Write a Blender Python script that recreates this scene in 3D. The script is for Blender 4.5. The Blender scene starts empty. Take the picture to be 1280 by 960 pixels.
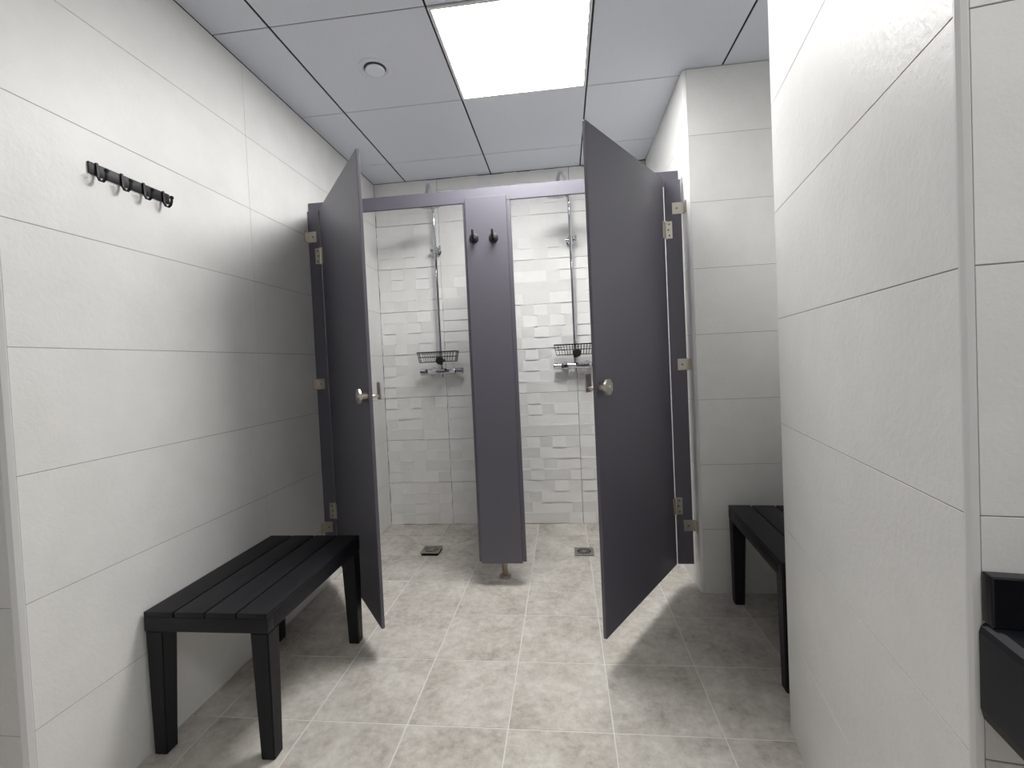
import bpy, bmesh, math, random
from mathutils import Vector, Matrix
random.seed(7)
scene = bpy.context.scene
COL = scene.collection
PI = math.pi

# ------------------------------------------------------------------ camera
def make_camera():
    f = 579.19; pitch, roll, yaw = -0.0248, -0.0462, 0.1122
    cy, sy, cp, sp = math.cos(yaw), math.sin(yaw), math.cos(pitch), math.sin(pitch)
    fwd = Vector((-sy*cp, cy*cp, sp)); right = Vector((cy, sy, 0)); up = right.cross(fwd)
    r2 = math.cos(roll)*right + math.sin(roll)*up
    u2 = -math.sin(roll)*right + math.cos(roll)*up
    cam = bpy.data.cameras.new('camera'); cam.sensor_fit = 'HORIZONTAL'; cam.sensor_width = 36
    cam.lens = f/1280*36; cam.shift_y = -12/1280; cam.clip_start = 0.02
    ob = bpy.data.objects.new('camera', cam); COL.objects.link(ob)
    m = Matrix((r2, u2, -fwd)).transposed().to_4x4(); m.translation = Vector((1.2658, 0.0, 1.110))
    ob.matrix_world = m
    scene.camera = ob
make_camera()

# ------------------------------------------------------------------ light
world = bpy.data.worlds.new('world'); scene.world = world; world.use_nodes = True
world.node_tree.nodes['Background'].inputs[0].default_value = (0.8, 0.85, 1.0, 1)
world.node_tree.nodes['Background'].inputs[1].default_value = 0.05
PANEL_STRENGTH = 33.0
REAR_FILL_STRENGTH = 14.0  # strength of the added, unseen fill panel
scene.view_settings.view_transform = 'Standard'
scene.view_settings.look = 'None'
scene.view_settings.gamma = 1.0
scene.view_settings.use_curve_mapping = False
scene.view_settings.exposure = 0.0

# ------------------------------------------------------------------ materials
def mat(name, base, rough=0.5, metal=0.0, spec=0.5, coat=0.0):
    m = bpy.data.materials.new(name); m.use_nodes = True
    b = m.node_tree.nodes['Principled BSDF']
    b.inputs['Base Color'].default_value = (*base, 1); b.inputs['Roughness'].default_value = rough
    b.inputs['Metallic'].default_value = metal; b.inputs['Specular IOR Level'].default_value = spec
    b.inputs['Coat Weight'].default_value = coat
    return m
def nd(m, t, **kw):
    n = m.node_tree.nodes.new(t)
    for k, v in kw.items(): setattr(n, k, v)
    return n
def lk(m, a, b): m.node_tree.links.new(a, b)
def position(m, jitter=False):
    """world position, with a random shift per object when jitter is set"""
    g = nd(m, 'ShaderNodeNewGeometry')
    if not jitter: return g.outputs['Position']
    oi = nd(m, 'ShaderNodeObjectInfo')
    mul = nd(m, 'ShaderNodeMath', operation='MULTIPLY'); mul.inputs[1].default_value = 37.0
    lk(m, oi.outputs['Random'], mul.inputs[0])
    add = nd(m, 'ShaderNodeVectorMath', operation='ADD')
    lk(m, g.outputs['Position'], add.inputs[0]); lk(m, mul.outputs[0], add.inputs[1])
    return add.outputs[0]
def noise(m, vec, scale, detail=3, rough=0.5):
    n = nd(m, 'ShaderNodeTexNoise'); n.inputs['Scale'].default_value = scale
    n.inputs['Detail'].default_value = detail; n.inputs['Roughness'].default_value = rough
    lk(m, vec, n.inputs['Vector']); return n.outputs['Fac']
def ramp(m, fac, stops):
    r = nd(m, 'ShaderNodeValToRGB'); e = r.color_ramp.elements
    while len(e) < len(stops): e.new(0.5)
    for el, (p, c) in zip(e, stops): el.position = p; el.color = (*c, 1)
    lk(m, fac, r.inputs['Fac']); return r.outputs['Color']
def bump(m, fac, strength, dist):
    b = nd(m, 'ShaderNodeBump'); b.inputs['Strength'].default_value = strength; b.inputs['Distance'].default_value = dist
    lk(m, fac, b.inputs['Height']); lk(m, b.outputs[0], m.node_tree.nodes['Principled BSDF'].inputs['Normal'])
def bsdf(m): return m.node_tree.nodes['Principled BSDF']

def wall_tile_mat(name='pale_stone_tile', rough=0.42):
    m = mat(name, (0.7, 0.7, 0.68), rough)
    p = position(m, True)
    c = ramp(m, noise(m, p, 7, 5, 0.6), [(0.3, (0.805, 0.805, 0.785)), (0.7, (0.86, 0.86, 0.845))])
    lk(m, c, bsdf(m).inputs['Base Color'])
    bump(m, noise(m, p, 75, 4, 0.62), 0.5, 0.0022)
    return m
def floor_tile_mat():
    m = mat('beige_grey_floor_tile', (0.4, 0.38, 0.35), 0.45)
    p = position(m, True)
    a = noise(m, p, 6, 8, 0.66); b = noise(m, p, 34, 6, 0.72)
    mx = nd(m, 'ShaderNodeMath', operation='MULTIPLY_ADD'); mx.inputs[1].default_value = 0.45
    lk(m, b, mx.inputs[0]); 
    s = nd(m, 'ShaderNodeMath', operation='MULTIPLY'); s.inputs[1].default_value = 0.55
    lk(m, a, s.inputs[0]); lk(m, s.outputs[0], mx.inputs[2])
    c = ramp(m, mx.outputs[0], [(0.36, (0.36, 0.33, 0.288)), (0.45, (0.51, 0.478, 0.428)), (0.53, (0.605, 0.573, 0.520)), (0.64, (0.73, 0.70, 0.65))])
    lk(m, c, bsdf(m).inputs['Base Color'])
    bump(m, b, 0.15, 0.001)
    return m
def hpl_mat():
    m = mat('anthracite_laminate', (0.092, 0.087, 0.114), 0.60, 0.0, 0.9, 0.22)
    bsdf(m).inputs['Coat Roughness'].default_value = 0.24
    p = position(m)
    bump(m, noise(m, p, 900, 2, 0.5), 0.06, 0.0005)
    return m
def plastic_mat():
    m = mat('black_resin', (0.0075, 0.0075, 0.0105), 0.52, 0.0, 0.38)
    p = position(m)
    bump(m, noise(m, p, 500, 2, 0.5), 0.12, 0.0005)
    return m
def ceil_mat():
    m = mat('ceiling_board', (0.60, 0.61, 0.65), 0.55)
    p = position(m)
    c = ramp(m, noise(m, p, 260, 2, 0.6), [(0.3, (0.74, 0.77, 0.845)), (0.7, (0.80, 0.83, 0.905))])
    lk(m, c, bsdf(m).inputs['Base Color'])
    return m
def emit_mat(name, strength):
    m = bpy.data.materials.new(name); m.use_nodes = True
    nt = m.node_tree; nt.nodes.remove(nt.nodes['Principled BSDF'])
    e = nt.nodes.new('ShaderNodeEmission'); e.inputs[0].default_value = (1.0, 0.985, 0.965, 1); e.inputs[1].default_value = strength
    nt.links.new(e.outputs[0], nt.nodes['Material Output'].inputs[0]); return m

M = dict(
    tile=wall_tile_mat(), relief=wall_tile_mat('matt_relief_tile', 0.6), floor=floor_tile_mat(), hpl=hpl_mat(), resin=plastic_mat(), ceil=ceil_mat(),
    grout=mat('grey_wall_grout', (0.34, 0.32, 0.30), 0.9), dgrout=mat('brown_grey_grout', (0.10, 0.09, 0.08), 0.9), fgrout=mat('pale_floor_grout', (0.76, 0.74, 0.70), 0.9),
    plaster=mat('plaster', (0.78, 0.78, 0.77), 0.8), trim=mat('white_corner_trim', (0.82, 0.82, 0.82), 0.35),
    void=mat('dark_ceiling_grid', (0.004, 0.004, 0.005), 0.7), gridbar=mat('grey_grid_bar', (0.09, 0.09, 0.10), 0.6),
    coolwhite=mat('cool_white', (0.84, 0.87, 0.93), 0.45), white=mat('white_enamel', (0.80, 0.80, 0.80), 0.4),
    steel=mat('brushed_steel', (0.62, 0.58, 0.52), 0.33, 1.0), bronze=mat('tarnished_steel', (0.36, 0.31, 0.25), 0.36, 1.0), darksteel=mat('dull_steel', (0.42, 0.40, 0.37), 0.42, 1.0),
    chrome=mat('chrome', (0.60, 0.61, 0.64), 0.07, 1.0), black=mat('black_metal', (0.010, 0.010, 0.013), 0.5, 0.0, 0.4),
    stone=mat('charcoal_basin', (0.010, 0.0115, 0.015), 0.5, 0.0, 0.28), gloss=mat('black_gloss', (0.006, 0.006, 0.008), 0.2),
    hole=mat('dark_opening', (0.006, 0.006, 0.006), 0.9), screw=mat('screw_head', (0.25, 0.22, 0.18), 0.4, 1.0),
    lamp=emit_mat('lit_diffuser', PANEL_STRENGTH), fill_lamp=emit_mat('added_rear_fill', REAR_FILL_STRENGTH),
)

# ------------------------------------------------------------------ mesh helpers
def box(bm, x0, x1, y0, y1, z0, z1, bev=0.0, seg=2):
    vs = [bm.verts.new((x, y, z)) for z in (z0, z1) for y in (y0, y1) for x in (x0, x1)]
    fs = [(0, 2, 3, 1), (4, 5, 7, 6), (0, 1, 5, 4), (2, 6, 7, 3), (0, 4, 6, 2), (1, 3, 7, 5)]
    faces = [bm.faces.new([vs[i] for i in f]) for f in fs]
    if bev > 0:
        es = list({e for f in faces for e in f.edges})
        bmesh.ops.bevel(bm, geom=es, offset=bev, segments=seg, affect='EDGES', profile=0.5)
    return vs
def frustum(bm, bot, top, z0, z1):
    """bot, top: (x0, x1, y0, y1)"""
    vs = [bm.verts.new((x, y, z)) for (r, z) in ((bot, z0), (top, z1)) for y in r[2:] for x in r[:2]]
    for f in [(0, 2, 3, 1), (4, 5, 7, 6), (0, 1, 5, 4), (2, 6, 7, 3), (0, 4, 6, 2), (1, 3, 7, 5)]:
        bm.faces.new([vs[i] for i in f])
def prism(bm, poly, z0, z1, ztop=None):
    """poly: counter-clockwise xy points; ztop optional function for the top height"""
    n = len(poly)
    a = [bm.verts.new((x, y, z0)) for x, y in poly]
    b = [bm.verts.new((x, y, ztop(x, y) if ztop else z1)) for x, y in poly]
    bm.faces.new(a[::-1]); bm.faces.new(b)
    for i in range(n): bm.faces.new((a[i], a[(i+1) % n], b[(i+1) % n], b[i]))
def lathe(bm, prof, origin=(0, 0, 0), axis='Z', seg=24, caps=True):
    """prof: list of (radius, height along the axis)"""
    o = Vector(origin)
    def place(r, h, t):
        c, s = r*math.cos(t), r*math.sin(t)
        return o + (Vector((c, s, h)) if axis == 'Z' else Vector((c, h, -s)) if axis == 'Y' else Vector((h, c, s)))
    rings = [[bm.verts.new(place(r, h, 2*PI*i/seg)) for i in range(seg)] for r, h in prof]
    for a, b in zip(rings, rings[1:]):
        for i in range(seg): bm.faces.new((a[i], a[(i+1) % seg], b[(i+1) % seg], b[i]))
    if caps:
        bm.faces.new(rings[0][::-1]); bm.faces.new(rings[-1])
def tube(bm, pts, r, seg=8, closed=False):
    pts = [Vector(p) for p in pts]; n = len(pts); rings = []
    ref = None
    for i, p in enumerate(pts):
        if closed: t = (pts[(i+1) % n]-pts[i-1]).normalized()
        else: t = (pts[min(i+1, n-1)]-pts[max(i-1, 0)]).normalized()
        if ref is None:
            ref = Vector((0, 0, 1)) if abs(t.z) < 0.9 else Vector((1, 0, 0))
        a = (ref - t*ref.dot(t))
        a = a.normalized() if a.length > 1e-6 else t.orthogonal().normalized()
        ref = a; b = t.cross(a)
        rr = r[i] if isinstance(r, (list, tuple)) else r
        rings.append([bm.verts.new(p + rr*(math.cos(2*PI*k/seg)*a + math.sin(2*PI*k/seg)*b)) for k in range(seg)])
    m = n if closed else n-1
    for i in range(m):
        A, B = rings[i], rings[(i+1) % n]
        for k in range(seg): bm.faces.new((A[k], A[(k+1) % seg], B[(k+1) % seg], B[k]))
    if not closed: bm.faces.new(rings[0][::-1]); bm.faces.new(rings[-1])
def mesh(name, bm, material, smooth=None):
    bmesh.ops.recalc_face_normals(bm, faces=bm.faces)
    me = bpy.data.meshes.new(name); bm.to_mesh(me); bm.free()
    me.materials.append(material)
    if smooth is not None:
        for p in me.polygons: p.use_smooth = True
        try: me.set_sharp_from_angle(angle=math.radians(smooth))
        except Exception: pass
    return me
def link(name, data, parent=None, loc=None, rotz=None):
    o = bpy.data.objects.new(name, data); COL.objects.link(o)
    if parent: o.parent = parent
    if loc is not None: o.location = loc
    if rotz is not None: o.rotation_euler = (0, 0, rotz)
    return o
def obj(name, bm, material, parent=None, smooth=None, loc=None, rotz=None):
    return link(name, mesh(name, bm, material, smooth), parent, loc, rotz)
def thing(name, label, cat, loc=(0, 0, 0), rotz=0.0, group=None):
    o = link(name, None, None, loc, rotz); o.empty_display_size = 0.05
    return tag(o, label, cat, group)
def tag(o, label, cat, group=None):
    o['label'] = label; o['category'] = cat; o['kind'] = 'thing'
    if group: o['group'] = group
    return o
def struct(o, label=None, cat=None):
    o['kind'] = 'structure'
    if label: o['label'] = label
    if cat: o['category'] = cat
    return o
def copy_tree(o, parent=None):
    c = o.copy(); COL.objects.link(c); c.parent = parent
    for ch in list(o.children): copy_tree(ch, c)
    return c
def clip(poly, a, b, c):
    """keep the part of a convex polygon where a*x + b*y + c >= 0"""
    out = []
    for i in range(len(poly)):
        p, q = poly[i], poly[(i+1) % len(poly)]
        dp, dq = a*p[0]+b*p[1]+c, a*q[0]+b*q[1]+c
        if dp >= 0: out.append(p)
        if dp*dq < 0:
            t = dp/(dp-dq); out.append((p[0]+t*(q[0]-p[0]), p[1]+t*(q[1]-p[1])))
    return out
def area(poly): return 0.5*sum(poly[i][0]*poly[(i+1) % len(poly)][1]-poly[(i+1) % len(poly)][0]*poly[i][1] for i in range(len(poly)))

# ------------------------------------------------------------------ dimensions
H = 2.399          # ceiling height
TH = 0.30          # wall tile height
XR, YF, YB = 1.8535, 2.206, 3.15   # recess side wall, wall facing the camera, back wall of the showers
GAP = 0.0017
TT = 0.006         # tile thickness in front of its bedding
Y0 = 0.912         # near end of the left wall
TRIM = 0.0165

# ------------------------------------------------------------------ walls with single tiles
_tile_cache = {}
def tile_mesh(w, h):
    k = (round(w, 4), round(h, 4))
    if k not in _tile_cache:
        bm = bmesh.new(); box(bm, GAP/2, w-GAP/2, 0, TT, GAP/2, h-GAP/2, 0.0004, 1)
        _tile_cache[k] = mesh('tile', bm, M['tile'])
    return _tile_cache[k]
def tiled_wall(name, origin, ang, length, joints, label, thick=0.10, z1=None, first=0.0):
    """wall whose visible face runs from origin along direction ang; its tiles face to the right-hand side of that direction (-y when ang = 0)"""
    z1 = H-0.002 if z1 is None else z1
    bm = bmesh.new(); box(bm, 0, length, 0.0012, thick, 0, z1)
    w = obj(name, bm, M['grout'], None, None, (*origin, 0), ang)
    struct(w, label, 'wall')
    xs = [first]+[j for j in joints if first < j < length]+[length]
    for a, b in zip(xs, xs[1:]):
        for k in range(8):
            h = min(TH*(k+1), z1)-TH*k
            link('tile', tile_mesh(b-a, h), w, (a, 0, TH*k))
    return w
# left wall: faces +x, so it runs along -y direction reversed: direction +y with tiles on its right side (+x)
tiled_wall('wall_left', (0.0, Y0+TRIM), PI/2, YB-Y0-TRIM, [1.8116-Y0-TRIM, 2.711-Y0-TRIM], 'long pale tiled wall with the hook rail, left of the showers')
tiled_wall('wall_left_end', (-1.50, Y0), 0.0, 1.50-TRIM, [0.58], 'shaded tiled wall end beyond the white corner strip at far left', thick=0.09)
tiled_wall('wall_recess', (XR, YB), -PI/2, YB-YF-TRIM, [0.1], 'narrow pale tiled side wall beside the right shower')
tiled_wall('wall_facing', (XR+TRIM, YF), 0.0, 2.38-XR-TRIM, [], 'pale tiled wall facing the camera behind the half hidden bench')
tiled_wall('wall_right', (2.38, YF), -PI/2, 0.93, [0.45], 'tiled side wall behind the half hidden bench')
# rotated block of wall on the right
PA = math.radians(-9.55)                    # direction of the block's near face
TRIM3 = 0.0100
Nn = Vector((1.7445, 0.6070)); du = Vector((math.cos(PA), math.sin(PA))); dv = Vector((-math.sin(PA), math.cos(PA)))
PL = 0.822
far = Nn+dv*PL
Nn = Nn+dv*(TRIM-TRIM3); PL -= TRIM-TRIM3
pil = tiled_wall('wall_pillar', tuple(far-dv*0.012), PA-PI/2, PL-0.012-TRIM3, [], 'broad pale tiled wall slanting past the camera on the right', thick=0.06)
tiled_wall('wall_pillar_front', tuple(Nn+du*TRIM3), PA, 1.15, [0.72], 'pale tiled wall behind the dark wash basin', thick=0.06)
tiled_wall('wall_pillar_back', tuple(far+du*0.62), PA+PI, 0.608, [], 'hidden end of the slanting tiled wall', thick=0.06)

# back wall of the showers: relief tiles of small tilted blocks
def relief_tile(w, h, seed, x_off=0.0):
    rnd = random.Random(seed); bm = bmesh.new()
    g = 0.0014; nx = max(1, round(w/0.0875)); nz = max(1, round(h/0.075))
    box(bm, g, w-g, 0.0088, 0.0102, g, h-g)
    for r in range(nz):
        shift = rnd.choice((0, 0, 0.2))
        xs = [g]+[min(max((i+shift)*w/nx+rnd.uniform(-.004, .004), g), w-g) for i in range(nx)]+[w-g]
        xs = sorted(set(round(x, 5) for x in xs))
        z0 = g+r*(h-2*g)/nz; z1 = g+(r+1)*(h-2*g)/nz
        for i, (a, b) in enumerate(zip(xs, xs[1:])):
            if b-a < 0.004: continue
            base = rnd.uniform(-0.0009, 0.0009)
            k = (1 if i % 2 else -1)*rnd.choice((1, 1, 1, -1)); t = rnd.uniform(0.0018, 0.0042)*k; s = rnd.uniform(-0.0003, 0.0003)
            fr = [bm.verts.new((x, base+(t if zz == z1 else -t)+(s if x == b else -s), zz)) for x, zz in ((a, z0), (b, z0), (b, z1), (a, z1))]
            bk = [bm.verts.new((x, 0.0090, zz)) for x, zz in ((a, z0), (b, z0), (b, z1), (a, z1))]
            bm.faces.new(fr)
            for j in range(4): bm.faces.new((fr[j], bk[j], bk[(j+1) % 4], fr[(j+1) % 4]))
    return mesh('relief_tile', bm, M['relief'])
bm = bmesh.new(); box(bm, 0, XR, 0.010, 0.1, 0, H-0.002)
wb = struct(obj('wall_back', bm, M['dgrout'], None, None, (0, YB, 0)), 'back wall of the showers in pale tiles with block relief', 'wall')
for ci, (a, b) in enumerate(((0, 0.450), (0.450, 1.352), (1.352, XR))):
    for k in range(8):
        h = min(TH*(k+1), H-0.002)-TH*k
        link('relief_tile', relief_tile(b-a, h, 100*ci+k), wb, (a, 0, TH*k))

# plain rest of the room, behind and beside the camera
def plain(name, x0, x1, y0, y1, label):
    bm = bmesh.new(); box(bm, x0, x1, y0, y1, 0, H-0.002)
    return struct(obj(name, bm, M['plaster']), label, 'wall')
plain('wall_rear', -1.6, 3.1, -1.7, -1.6, 'plain pale wall behind the camera')
plain('wall_left_passage', -1.6, -1.5, -1.6, 1.0, 'plain wall closing the passage left of the camera')
plain('wall_right_passage', 2.86, 2.96, -1.6, 0.42, 'plain wall closing the space right of the camera')

# corner strips
def corner_trim(n, loc, rotz, label, s=TRIM):
    """chamfered strip; local corner at (0,0), the room lies towards -x -y"""
    bm = bmesh.new()
    s2 = s+0.001
    prism(bm, [(0.0, s2), (0.0004, s*0.88), (s*0.34, s*0.34), (s*0.88, 0.0004), (s-0.0001, 0.0), (s-0.0001, s2)], 0, H-0.003)
    return struct(obj('trim_%d' % n, bm, M['trim'], None, None, loc, rotz), label, 'trim')
corner_trim(1, (XR, YF, 0), 0, 'white corner strip beside the right shower')
corner_trim(2, (0.0, Y0, 0), PI/2, 'white corner strip at the near end of the left wall')
corner_trim(3, (*Nn, 0), PA, 'wide white corner strip between slanting wall and basin wall', TRIM3)
corner_trim(4, (*far, 0), PA-PI/2, 'thin corner strip at the far end of the slanting wall', 0.012)

# ------------------------------------------------------------------ floor
bm = bmesh.new(); box(bm, -1.6, 3.1, -1.7, 3.25, -0.08, -0.020)
floor = struct(obj('floor', bm, M['fgrout']), 'floor of square beige grey stone look tiles with pale joints', 'floor')
FP = 0.3165; FX, FY = 1.050, 1.366; FG = 0.0042
bm = bmesh.new(); box(bm, -1.5, 2.96, -1.6, 2.318, -0.0195, -0.0012); obj('grout_bed', bm, M['fgrout'], floor)
_ft = {}
def floor_cell(x0, x1, y0, y1):
    k = (round(x1-x0, 4), round(y1-y0, 4))
    if k not in _ft:
        bm = bmesh.new(); box(bm, FG/2, k[0]-FG/2, FG/2, k[1]-FG/2, -0.012, 0.0, 0.0008, 1)
        _ft[k] = mesh('tile', bm, M['floor'])
    link('tile', _ft[k], floor, (x0, y0, 0))
def frange(o, p, lo, hi):
    v = [lo]+[o+p*k for k in range(-40, 40) if lo+0.02 < o+p*k < hi-0.02]+[hi]
    return list(zip(v, v[1:]))
YS = FY+3*FP       # 2.3155: start of the shower trays
def room_has(x, y):
    if y > Y0 and x < 0: return False
    if y > YF and x > XR: return False
    return x < 2.96
for (y0, y1) in frange(FY, FP, 0.1, YS):
    for (x0, x1) in frange(FX, FP, -1.5, 2.96):
        cx, cy = (x0+x1)/2, (y0+y1)/2
        if y0 > Y0-0.02 and x0 < 0:
            if x1 <= 0.02: continue
            x0 = 0.0
        if cy > 0.93 and x0 > 2.37: continue
        if cy > YF-0.02 and x0 > XR-0.01: continue
        if cy > YF-0.1 and x1 > XR and y1 > YF:
            pass
        floor_cell(x0, x1, y0, y1)
bm = bmesh.new(); box(bm, -1.5, 2.96, -1.6, 0.1, -0.012, 0.0); f2 = obj('rear_floor', bm, M['floor'], floor)
# shower trays: grid cells cut along the hips that fall to each drain
DR = 0.060
def tray(xa, xb, dx, dy):
    ya, yb = YS, YB
    q = 0.052
    cor = [(xa, ya), (xb, ya), (xb, yb), (xa, yb)]; din = [(dx-q, dy-q), (dx+q, dy-q), (dx+q, dy+q), (dx-q, dy+q)]
    drop = 0.011
    bmg = bmesh.new()
    for s in range(4):
        facet = [cor[s], cor[(s+1) % 4], din[(s+1) % 4], din[s]]
        # facet plane: 0 along the outer edge, -drop along the inner edge
        p, n = Vector(cor[s]), Vector(cor[(s+1) % 4])-Vector(cor[s]); n = Vector((-n.y, n.x)).normalized()
        dmax = (Vector(din[s])-p).dot(n)
        zf = lambda x, y, p=p, n=n, dmax=dmax: -drop*((Vector((x, y))-p).dot(n))/dmax
        prism(bmg, facet, -0.0199, 0, lambda x, y: zf(x, y)-0.0012)
        for (y0, y1) in frange(FY, FP, ya, yb):
            for (x0, x1) in frange(FX, FP, xa, xb):
                g = FG/2
                poly = [(x0+g, y0+g), (x1-g, y0+g), (x1-g, y1-g), (x0+g, y1-g)]
                for i in range(4):
                    A, B = Vector(facet[i]), Vector(facet[(i+1) % 4]); e = (B-A).normalized(); m_ = Vector((-e.y, e.x))
                    poly = clip(poly, m_.x, m_.y, -m_.dot(A)-g*0.8)
                    if len(poly) < 3: break
                if len(poly) < 3 or area(poly) < 2e-4: continue
                bm = bmesh.new(); prism(bm, poly, -0.016, 0, zf)
                obj('cut_tile', bm, M['floor'], floor)
    obj('grout_bed', bmg, M['fgrout'], floor)
tray(0.0, 0.915, 0.424, 2.700)
tray(0.917, XR, 1.336, 2.700)

# ------------------------------------------------------------------ ceiling
bm = bmesh.new(); box(bm, -1.6, 3.1, -1.7, 3.25, H+0.02, H+0.08)
ceiling = struct(obj('ceiling', bm, M['void']), 'suspended ceiling of square pale grey boards with dark joints', 'ceiling')
CXA, CYA = 0.2291, 2.2535
_cp = {}
LAMPS = [(CXA+0.6, CYA-0.6, 'lamp', 'lit square ceiling light panel above the shower fronts'),
         (CXA+1.2, CYA-3.0, 'fill_lamp', 'added fill light panel behind the camera, out of view')]  # second panel is an unseen fill, added to brighten the right-hand walls
for (y0, y1) in frange(CYA, 0.6, -1.6, YB):
    for (x0, x1) in frange(CXA, 0.6, -1.5, 2.96):
        if any(abs(x0-l[0]) < 0.01 and abs(y0-l[1]) < 0.01 for l in LAMPS): continue
        if y0 > Y0 and x1 < 0.02: continue
        if y0 > YF and x0 > XR: continue
        if y0 > Y0 and x0 < 0: x0 = 0.0
        gl = 0.0005 if abs(x0) < 1e-6 else 0.0042; gt = 0.0005 if y1 > YB-1e-6 else 0.0024
        k = (round(x1-x0, 3), round(y1-y0, 3), gl, gt)
        if k not in _cp:
            bm = bmesh.new(); box(bm, gl, k[0]-0.0042, 0.0024, k[1]-gt, 0, 0.015, 0.0012, 1)
            _cp[k] = mesh('ceiling_board', bm, M['ceil'])
        link('ceiling_board', _cp[k], ceiling, (x0, y0, H))
for yk in range(-6, 2):
    y = CYA+0.6*yk
    bm = bmesh.new(); box(bm, -1.5, 2.96, y-0.0023, y+0.0023, H+0.0025, H+0.018); obj('grid_bar', bm, M['gridbar'], ceiling)

for xk in range(-2, 5):
    x = CXA+0.6*xk
    y0, y1 = (-1.6, Y0 if x < 0 else (YF if x > XR else YB))
    bm = bmesh.new(); box(bm, x-0.0041, x+0.0041, y0, y1, H+0.0016, H+0.019); obj('grid_bar', bm, M['void'], ceiling)

for lx, ly, mk, lab in LAMPS:
    t = thing('ceiling_light', lab, 'light', (lx+0.3, ly+0.3, H-0.001), 0, 'ceiling light panels')
    bm = bmesh.new()
    for a, b, c, d in ((-.296, .296, -.298, -.284), (-.296, .296, .284, .298), (-.296, -.284, -.284, .284), (.284, .296, -.284, .284)):
        box(bm, a, b, c, d, -0.003, 0.012)
    obj('frame', bm, M['white'], t)
    bm = bmesh.new(); box(bm, -.284, .284, -.284, .284, -0.0005, 0.010); obj('diffuser', bm, M[mk], t)

t = thing('ceiling_vent', 'round white air vent in the ceiling board left of the light', 'vent', (0.517, 1.948, H))
bm = bmesh.new(); lathe(bm, [(0.045, 0.0), (0.050, -0.004), (0.060, -0.007), (0.070, -0.003), (0.071, 0.0)], caps=False, seg=40)
obj('rim', bm, M['ceil'], t, 50)
bm = bmesh.new(); lathe(bm, [(0.052, -0.001), (0.052, 0.0)], seg=32); obj('throat', bm, M['gridbar'], t)
bm = bmesh.new(); lathe(bm, [(0.037, -0.004), (0.041, -0.010), (0.039, -0.014), (0.030, -0.016)], seg=36); obj('disc', bm, M['coolwhite'], t, 40)

# ------------------------------------------------------------------ shower partition
YP = 2.250         # front plane of doors and facing panels
TK = 0.013
ZB, ZT = 0.118, 1.922
t = thing('shower_partition', 'anthracite laminate shower partition frame with header rail and centre post', 'partition', (0.92, YP, 0))
def pbox(name, x0, x1, y0, y1, z0, z1, m='hpl', bev=0.0012, parent=t):
    bm = bmesh.new(); box(bm, x0-0.92, x1-0.92, y0-YP, y1-YP, z0, z1, bev, 1); return obj(name, bm, M[m], parent)
pbox('header_rail', 0.004, 1.834, YP+TK+0.0005, YP+2*TK, 1.905, 1.972)
pbox('post_backing', 0.804, 1.041, YP+TK+0.0005, YP+2*TK, ZB+0.004, 1.9045)
pbox('post_facing', 0.818, 1.022, YP, YP+TK, ZB, 1.926)
pbox('side_panel', 0.0025, 0.064, YP, YP+TK, ZB, 1.926)
pbox('side_panel', 1.766, 1.839, YP, YP+TK, ZB, 1.926)
pbox('divider_panel', 0.9095, 0.9225, YP+2*TK+0.0005, YB-0.012, ZB+0.004, 1.972)
lg = bmesh.new(); lathe(lg, [(0.0145, 0.006), (0.0145, ZB+0.004)], (0.916-0.92, 2.365-YP, 0), seg=20)
leg = obj('leg', lg, M['bronze'], t, 40)
fl = bmesh.new(); lathe(fl, [(0.031, 0.0), (0.031, 0.005), (0.028, 0.009), (0.016, 0.011)], (0.916-0.92, 2.365-YP, 0), seg=24)
obj('flange', fl, M['bronze'], leg, 40)
lg = bmesh.new(); lathe(lg, [(0.0145, 0.006), (0.0145, ZB+0.004)], (0.916-0.92, 2.98-YP, -0.004), seg=16); obj('leg', lg, M['steel'], t, 40)
def bracket(side, z):
    """L bracket: one plate on the panel front, one on the wall"""
    xw = 0.0012 if side < 0 else XR-0.0012
    s = 1 if side < 0 else -1
    w = 0.045 if side < 0 else 0.056
    bm = bmesh.new()
    a, b = sorted((xw, xw+s*w)); box(bm, a-0.92, b-0.92, -0.0032, -0.0002, z-0.027, z+0.027, 0.001, 1)
    a, b = sorted((xw, xw+s*0.003)); box(bm, a-0.92, b-0.92, -0.034, -0.0033, z-0.027, z+0.027, 0.001, 1)
    o = obj('wall_bracket', bm, M['steel'], t)
    bm = bmesh.new(); lathe(bm, [(0.0048, -0.0033), (0.0048, -0.0045), (0.002, -0.005)], (xw+s*w*0.62-0.92, 0, z), 'Y', 12); obj('screw', bm, M['screw'], o, 40)
for z in (1.795, 1.047, 0.308): bracket(-1, z)
for z in (1.793, 1.066, 0.303): bracket(1, z)

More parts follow.
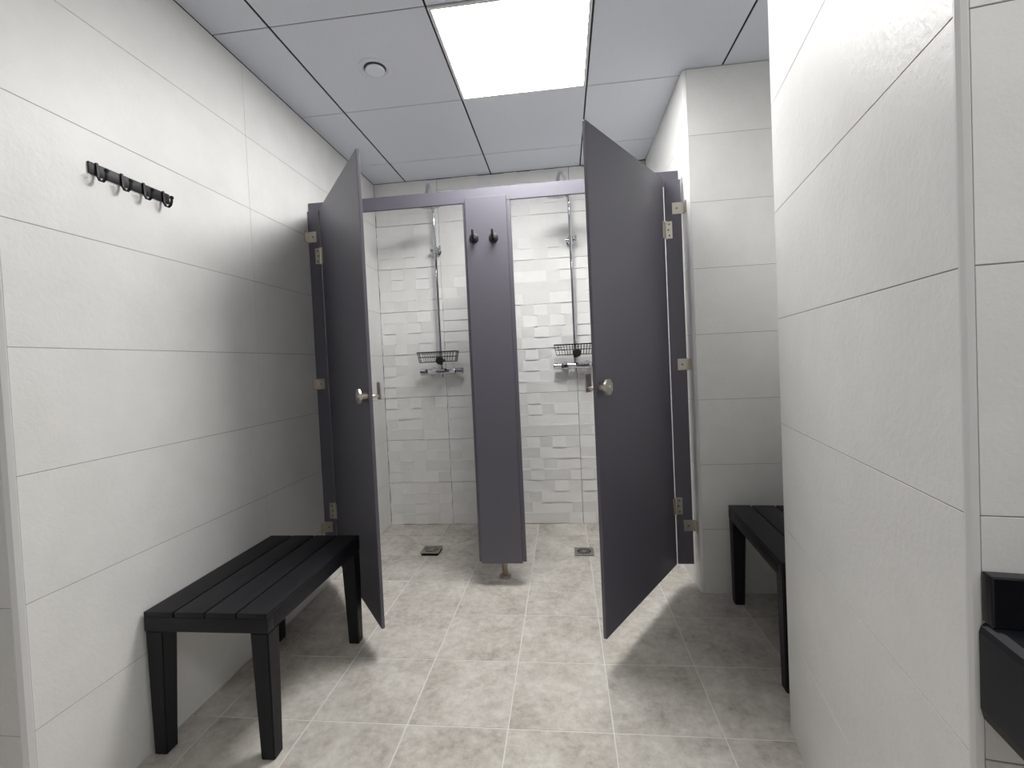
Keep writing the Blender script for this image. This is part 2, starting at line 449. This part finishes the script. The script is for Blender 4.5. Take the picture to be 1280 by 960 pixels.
# ------------------------------------------------------------------ doors
def knob_octagon(bm, x, z, y0, y1, r, n=8):
    a = [bm.verts.new((x+r*math.cos(2*PI*(i+.5)/n), y0, z+r*math.sin(2*PI*(i+.5)/n))) for i in range(n)]
    b = [bm.verts.new((x+r*math.cos(2*PI*(i+.5)/n), y1, z+r*math.sin(2*PI*(i+.5)/n))) for i in range(n)]
    bm.faces.new(a); bm.faces.new(b[::-1])
    for i in range(n): bm.faces.new((a[i], b[i], b[(i+1) % n], a[(i+1) % n]))
def cubicle_door(s, hinge_x, rot, L, zs, label):
    """s = +1: leaf runs to +x from the hinge when closed; local y = 0 is its outer face"""
    d = thing('cubicle_door', label, 'door', (hinge_x, YP, ZB), rot, 'shower cubicle doors')
    def sx(a, b): return sorted((s*a, s*b))
    bm = bmesh.new(); a, b = sx(0.004, L); box(bm, a, b, 0, TK, 0, 1.935-ZB, 0.0014, 1); obj('leaf', bm, M['hpl'], d)
    for z in zs:
        z -= ZB
        bm = bmesh.new()
        lathe(bm, [(0.0055, -0.041), (0.0055, 0.041)], (0, -0.0060, z), seg=12)
        a, b = sx(0.0, 0.030); box(bm, a, b, -0.0030, -0.0003, z-0.040, z+0.040, 0.0012, 1)
        h = obj('hinge', bm, M['steel'], d, 40)
        # leaf of the hinge on the fixed side panel, turned back by the door's own angle
        bm = bmesh.new(); a, b = sx(-0.033, -0.001); box(bm, a, b, -0.0030, -0.0003, z-0.040, z+0.040, 0.0012, 1)
        o = obj('fixed_leaf', bm, M['steel'], h, 40); o.rotation_euler = (0, 0, -rot)
        for zz in (-0.026, 0, 0.026):
            bm = bmesh.new(); lathe(bm, [(0.0048, -0.0030), (0.0048, -0.0042), (0.0015, -0.0046)], (s*(-0.019+(0.004 if zz == 0 else 0)), 0, z+zz), 'Y', 10)
            o = obj('screw', bm, M['screw'], h, 40); o.rotation_euler = (0, 0, -rot)
    kx, kz = s*(L-0.028), 1.010-ZB
    bm = bmesh.new()
    lathe(bm, [(0.0135, -0.0001), (0.0135, -0.026)], (kx, 0, kz), 'Y', 18)
    lk_ = obj('lock', bm, M['steel'], d, 40)
    bm = bmesh.new(); knob_octagon(bm, kx, kz, -0.036, -0.0262, 0.0300); bmesh.ops.bevel(bm, geom=list(bm.edges), offset=0.0012, segments=1, affect='EDGES')
    obj('knob', bm, M['steel'], lk_)
    bm = bmesh.new(); lathe(bm, [(0.007, -0.0361), (0.007, -0.0395), (0.003, -0.041)], (kx, 0, kz), 'Y', 14); obj('release_pin', bm, M['chrome'], lk_, 40)
    bm = bmesh.new(); lathe(bm, [(0.007, TK+0.0001), (0.007, TK+0.030)], (kx, 0, kz-0.004), 'Y', 14)
    tl = obj('thumb_turn', bm, M['steel'], d, 40)
    bm = bmesh.new(); box(bm, kx-0.021, kx+0.021, TK+0.0305, TK+0.036, kz-0.018, kz+0.050, 0.0025, 2); obj('lever', bm, M['steel'], tl, 40)
    return d
cubicle_door(1, 0.068, math.radians(-51.2), 0.742, (1.697, 0.393), 'open anthracite cubicle door hinged by the left wall, beside the nearer bench')
cubicle_door(-1, 1.762, math.radians(57.8), 0.727, (1.695, 0.397), 'open anthracite cubicle door of the right shower, broad face turned to view')

# ------------------------------------------------------------------ coat hooks on the post
def coat_hook(x, z, label):
    h = thing('coat_hook', label, 'hook', (x, YP, z), 0, 'coat hooks on the centre post')
    bm = bmesh.new(); lathe(bm, [(0.0225, -0.0002), (0.0225, -0.005), (0.020, -0.007)], (0, 0, 0), 'Y', 28); obj('rose', bm, M['black'], h, 40)
    bm = bmesh.new(); tube(bm, [(0, -0.006, 0), (0, -0.022, -0.012), (0, -0.036, -0.008), (0, -0.042, 0.008), (0, -0.043, 0.030)], [.007, .007, .0065, .006, .0055], 12)
    obj('prong', bm, M['black'], h, 60)
coat_hook(0.857, 1.727, 'black round coat hook on the centre post, nearer the left shower')
coat_hook(0.953, 1.722, 'black round coat hook on the centre post, nearer the right shower')

# ------------------------------------------------------------------ hook rail on the left wall
t = thing('hook_rail', 'black wall rail with four curved hooks on the left wall', 'hook rail', (0.0, 1.273, 1.697))
bm = bmesh.new(); box(bm, 0.0003, 0.005, -0.131, 0.131, -0.0165, 0.0165, 0.002, 2); obj('rail', bm, M['black'], t, 40)
for y in (1.163, 1.236, 1.307, 1.377):
    yy = y-1.273; bm = bmesh.new()
    path = [(0.007, 0.0175), (0.0075, 0.0), (0.0085, -0.020), (0.014, -0.031), (0.023, -0.0345), (0.031, -0.029), (0.035, -0.018), (0.036, -0.009)]
    w, th = 0.0031, 0.0022; prev = None
    for i, (px, pz) in enumerate(path):
        a = Vector(path[max(i-1, 0)]); b = Vector(path[min(i+1, len(path)-1)]); tn = (b-a).normalized(); n = Vector((-tn.y, tn.x))*th
        ring = [bm.verts.new((px+n.x*sg, yy+w*sw, pz+n.y*sg)) for sg, sw in ((1, -1), (1, 1), (-1, 1), (-1, -1))]
        if prev:
            for k in range(4): bm.faces.new((prev[k], prev[(k+1) % 4], ring[(k+1) % 4], ring[k]))
        else: bm.faces.new(ring)
        prev = ring
    bm.faces.new(prev[::-1])
    hk = obj('hook', bm, M['black'], t, 50)
    bm = bmesh.new(); lathe(bm, [(0.002, -0.0105), (0.0055, -0.009), (0.0062, -0.005), (0.0045, -0.001), (0.002, 0.0)], (0.036, yy, 0.0), 'Z', 12); obj('tip', bm, M['black'], hk, 60)

# ------------------------------------------------------------------ benches
def make_bench(label, loc, rotz):
    W, Ln, Z = 0.388, 0.600, 0.430
    t = thing('bench', label, 'bench', loc, rotz, 'black slatted benches')
    fw = 0.030
    bm = bmesh.new()
    for a, b, c, d in ((0, W, 0, fw), (0, W, Ln-fw, Ln), (0, fw, fw, Ln-fw), (W-fw, W, fw, Ln-fw)):
        box(bm, a, b, c, d, Z-0.058, Z-0.0162, 0.0012, 2)
    obj('frame', bm, M['resin'], t, 40)
    n = 4; g = 0.0065; sw = (W-g*(n-1))/n
    for i in range(n):
        x0 = i*(sw+g)
        bm = bmesh.new(); box(bm, x0, x0+sw, 0, Ln, Z-0.016, Z, 0.0022, 2); obj('slat', bm, M['resin'], t, 35)
    bm = bmesh.new(); box(bm, fw, W-fw, Ln/2-0.02, Ln/2+0.02, Z-0.05, Z-0.0165); obj('crossbar', bm, M['resin'], t)
    for ix in (0, 1):
        for iy in (0, 1):
            tx = (0.001, 0.056) if ix == 0 else (W-0.056, W-0.001); ty = (0.001, 0.056) if iy == 0 else (Ln-0.056, Ln-0.001)
            bx_ = (0.003, 0.044) if ix == 0 else (W-0.046, W-0.004); by_ = (0.003, 0.044) if iy == 0 else (Ln-0.046, Ln-0.006)
            bm = bmesh.new(); frustum(bm, (*bx_, *by_), (*tx, *ty), 0, Z-0.0585)
            ve = [e for e in bm.edges]
            bmesh.ops.bevel(bm, geom=ve, offset=0.003, segments=2, affect='EDGES')
            obj('leg', bm, M['resin'], t, 40)
    return t
make_bench('black plastic slatted bench standing against the left wall under the hook rail', (0.009, 1.210, 0.0), 0.0)
make_bench('black plastic slatted bench half hidden behind the slanting wall on the right', (1.932, 1.553, 0.0), math.radians(-3.6))

# ------------------------------------------------------------------ shower columns
def make_shower(x, label, swivel):
    t = thing('shower_column', label, 'shower', (x, YB, 1.0), 0, 'chrome shower columns')
    py = -0.062
    z0, zb = 0.10, 1.105
    pts = [(0, py, z0), (0, py, 0.6), (0, py, zb)]
    R_ = 0.160; cs, sn = math.cos(swivel), math.sin(swivel)
    for k in range(1, 15):
        a = PI*k/14; q = R_-R_*math.cos(a); pts.append((sn*q, py-cs*q, zb+R_*math.sin(a)))
    pts.append((sn*2*R_, py-cs*2*R_, zb+0.012)); del pts[-2]
    bm = bmesh.new(); tube(bm, pts, 0.0105, 16); obj('riser_pipe', bm, M['chrome'], t, 60)
    # overhead shower
    hx, hy, hz = sn*2*R_, py-cs*2*R_, zb+0.014
    bm = bmesh.new(); lathe(bm, [(0.013, 0.0), (0.014, -0.004), (0.030, -0.007), (0.092, -0.011), (0.100, -0.013), (0.100, -0.017), (0.097, -0.019)], (hx, hy, hz), 'Z', 40)
    hd = obj('shower_head', bm, M['chrome'], t, 40)
    bm = bmesh.new()
    for ring, n in ((0.030, 8), (0.055, 14), (0.080, 20)):
        for i in range(n):
            a = 2*PI*i/n; lathe(bm, [(0.0035, -0.0192), (0.0025, -0.0235)], (hx+ring*math.cos(a), hy+ring*math.sin(a), hz), 'Z', 6)
    o = obj('nozzles', bm, M['darksteel'], hd); o['kind'] = 'stuff'
    # wall holder and sliding hand shower holder
    zc = 0.898
    bm = bmesh.new(); tube(bm, [(0, 0.0, zc), (0, py, zc)], 0.008, 12); lathe(bm, [(0.029, 0.0), (0.029, -0.007), (0.022, -0.013)], (0, -0.008, zc), 'Y', 28)
    obj('wall_holder', bm, M['chrome'], t, 40)
    bm = bmesh.new(); lathe(bm, [(0.016, -0.024), (0.016, 0.024)], (0, py, zc), 'Z', 18); sl = obj('slider', bm, M['chrome'], t, 40)
    bm = bmesh.new(); lathe(bm, [(0.008, 0.0), (0.008, -0.010), (0.012, -0.011), (0.012, -0.020), (0.010, -0.022)], (-0.012, py, zc), 'X', 18); obj('clamp_knob', bm, M['chrome'], sl, 40)
    bm = bmesh.new(); tube(bm, [(0.010, py-0.004, zc), (0.030, py-0.010, zc)], 0.006, 10); tube(bm, [(0.034, py-0.010, zc-0.012), (0.034, py-0.010, zc+0.024)], [.007, .008], 14); obj('hand_shower_holder', bm, M['chrome'], sl, 40)
    # thermostatic mixer bar
    zm = 0.075
    bm = bmesh.new(); lathe(bm, [(0.021, -0.095), (0.0225, -0.092), (0.0225, 0.092), (0.021, 0.095)], (0.005, py, zm), 'X', 24); mx = obj('mixer_bar', bm, M['chrome'], t, 40)
    for sgn in (-1, 1):
        bm = bmesh.new(); lathe(bm, [(0.0200, sgn*0.097), (0.0235, sgn*0.100), (0.0235, sgn*0.146), (0.020, sgn*0.150)], (0.005, py, zm), 'X', 24); obj('handle', bm, M['chrome'], mx, 40)
        bm = bmesh.new(); lathe(bm, [(0.029, 0.0), (0.029, -0.006), (0.022, -0.012), (0.013, -0.014), (0.013, -0.050)], (0.005+sgn*0.075, -0.006, zm), 'Y', 24); obj('rosette', bm, M['chrome'], mx, 40)
    bm = bmesh.new(); lathe(bm, [(0.012, 0.015), (0.012, 0.045)], (0, py, zm), 'Z', 16); obj('riser_connector', bm, M['chrome'], mx, 40)
    bm = bmesh.new(); lathe(bm, [(0.010, -0.040), (0.010, -0.015)], (0.004, py, zm), 'Z', 14); obj('outlet', bm, M['chrome'], mx, 40)
    return t
make_shower(0.434, 'chrome shower column with mixer bar in the left shower', math.radians(9))
make_shower(1.345, 'chrome shower column with mixer bar in the right shower', math.radians(-13))

def make_caddy(x, z, label, knob_x):
    t = thing('shower_caddy', label, 'basket', (x, YB-0.062, z), 0, 'black wire shower baskets')
    def loop(w, y0, y1, z, r=0.022, n=5):
        pts = []
        for cx, cy, a0 in ((w-r, y1-r, 0), (-w+r, y1-r, PI/2), (-w+r, y0+r, PI), (w-r, y0+r, 1.5*PI)):
            for k in range(n): a = a0+PI/2*k/(n-1); pts.append((cx+r*math.cos(a), cy+r*math.sin(a), z))
        return pts
    yb, yf = -0.014, -0.112
    zt = 0.066
    bm = bmesh.new(); tube(bm, loop(0.136, yf, yb, zt), 0.0027, 8, True); rim = obj('rim', bm, M['black'], t, 60)
    bm = bmesh.new(); tube(bm, loop(0.1295, yf+0.004, yb, zt/2), 0.0018, 6, True); obj('middle_wire', bm, M['black'], t, 60)
    bm = bmesh.new(); tube(bm, loop(0.123, yf+0.008, yb, 0), 0.0024, 8, True); obj('bottom_wire', bm, M['black'], t, 60)
    top, bot = loop(0.136, yf, yb, zt), loop(0.123, yf+0.008, yb, 0)
    for y_t, y_b in ((yf, yf+0.008), (yb, yb)):
        for i in range(13):
            u = -1+2*i/12
            bm = bmesh.new(); tube(bm, [(u*0.114, y_t, zt), (u*0.101, y_b, 0)], 0.0015, 6); obj('upright_wire', bm, M['black'], t)
    for sg in (-1, 1):
        for i in range(4):
            v = yf+0.022+(yb-yf-0.044)*i/3
            bm = bmesh.new(); tube(bm, [(sg*0.136, v, zt), (sg*0.123, v, 0)], 0.0015, 6); obj('upright_wire', bm, M['black'], t)
    for i in range(9):
        u = -0.10+0.2*i/8
        bm = bmesh.new(); tube(bm, [(u, yf+0.008, 0), (u, yb, 0)], 0.0015, 6); obj('floor_wire', bm, M['black'], t)
    bm = bmesh.new(); lathe(bm, [(0.010, 0.0), (0.010, -0.108), (0.022, -0.109), (0.026, -0.113), (0.026, -0.124), (0.021, -0.129)], (knob_x, -0.012, 0.008), 'Y', 28); obj('clamp_knob', bm, M['black'], t, 40)
    bm = bmesh.new(); lathe(bm, [(0.0135, -0.02), (0.0135, 0.03)], (0, 0, 0), 'Z', 18); obj('clamp_collar', bm, M['black'], t, 40)
make_caddy(0.434, 1.140, 'black wire basket clamped to the left shower pipe above the mixer', 0.028)
make_caddy(1.345, 1.146, 'black wire basket on the right shower pipe, partly behind the open door', 0.008)

# ------------------------------------------------------------------ drains
def drain(x, y, z, lift, label):
    t = thing('floor_drain', label, 'drain', (x, y, z), 0, 'square steel floor drains')
    r = 0.056
    bm = bmesh.new(); box(bm, -0.050, 0.050, -0.050, 0.050, -0.006, 0.0005+lift*0.2); obj('well', bm, M['hole'], t)
    bm = bmesh.new()
    # plate with slots: outer ring of quads around a disc of radial bars
    z0, z1 = 0.001+lift, 0.004+lift
    n = 32; ro = 0.040
    for i in range(n):
        a0, a1 = 2*PI*i/n, 2*PI*(i+1)/n
        def sq(a):
            c, s = math.cos(a), math.sin(a); k = r/max(abs(c), abs(s)); return (c*k, s*k)
        P = [(ro*math.cos(a0), ro*math.sin(a0)), sq(a0), sq(a1), (ro*math.cos(a1), ro*math.sin(a1))]
        prism(bm, P, z0, z1)
    pl = obj('grate', bm, M['darksteel'], t)
    for k in range(12):
        a = 2*PI*k/12; c, s = math.cos(a), math.sin(a); w = 0.0019
        bm = bmesh.new(); prism(bm, [(0.013*c+w*s, 0.013*s-w*c), (0.041*c+w*1.5*s, 0.041*s-w*1.5*c), (0.041*c-w*1.5*s, 0.041*s+w*1.5*c), (0.013*c-w*s, 0.013*s+w*c)], z0, z1); obj('grate_bar', bm, M['darksteel'], pl)
    bm = bmesh.new(); lathe(bm, [(0.0135, z0), (0.0135, z1)], seg=16)
    lathe(bm, [(0.028, z0+0.0003), (0.0245, z0+0.0003), (0.0245, z1-0.0003), (0.028, z1-0.0003), (0.028, z0+0.0003)], seg=24, caps=False); obj('grate_centre', bm, M['darksteel'], pl)
drain(0.424, 2.700, -0.0085, 0.011, 'square steel drain in the left shower, its grate lifted off the floor')
drain(1.336, 2.700, -0.0095, 0.0, 'square steel drain lying flush in the right shower floor')

# ------------------------------------------------------------------ wash basin at the right edge
bx0 = Nn+du*0.0060
t = thing('wash_basin', 'dark charcoal wash basin at the lower right edge of the picture', 'basin', (*bx0, 0), PA)
bm = bmesh.new()
prof = [(0.0, 0.665), (0.003, 0.652), (0.012, 0.645), (0.60, 0.645), (0.60, 0.7725), (0.009, 0.7725), (0.002, 0.7665), (0.0, 0.7585)]
a = [bm.verts.new((x, -0.0012, z)) for x, z in prof]; b = [bm.verts.new((x, -0.42, z)) for x, z in prof]
bm.faces.new(a); bm.faces.new(b[::-1])
top = None
for i in range(len(prof)):
    f = bm.faces.new((a[i], b[i], b[(i+1) % len(prof)], a[(i+1) % len(prof)]))
    if i == 4: top = f
bm.normal_update()
r = bmesh.ops.inset_individual(bm, faces=[top], thickness=0.028)
r2 = bmesh.ops.inset_individual(bm, faces=[top], thickness=0.010)
bmesh.ops.translate(bm, verts=list(top.verts), vec=(0, 0, -0.055))
obj('bowl', bm, M['stone'], t)
bm = bmesh.new(); box(bm, 0.003, 0.60, -0.020, -0.0012, 0.7729, 0.834, 0.002, 2); obj('upstand', bm, M['gloss'], t)
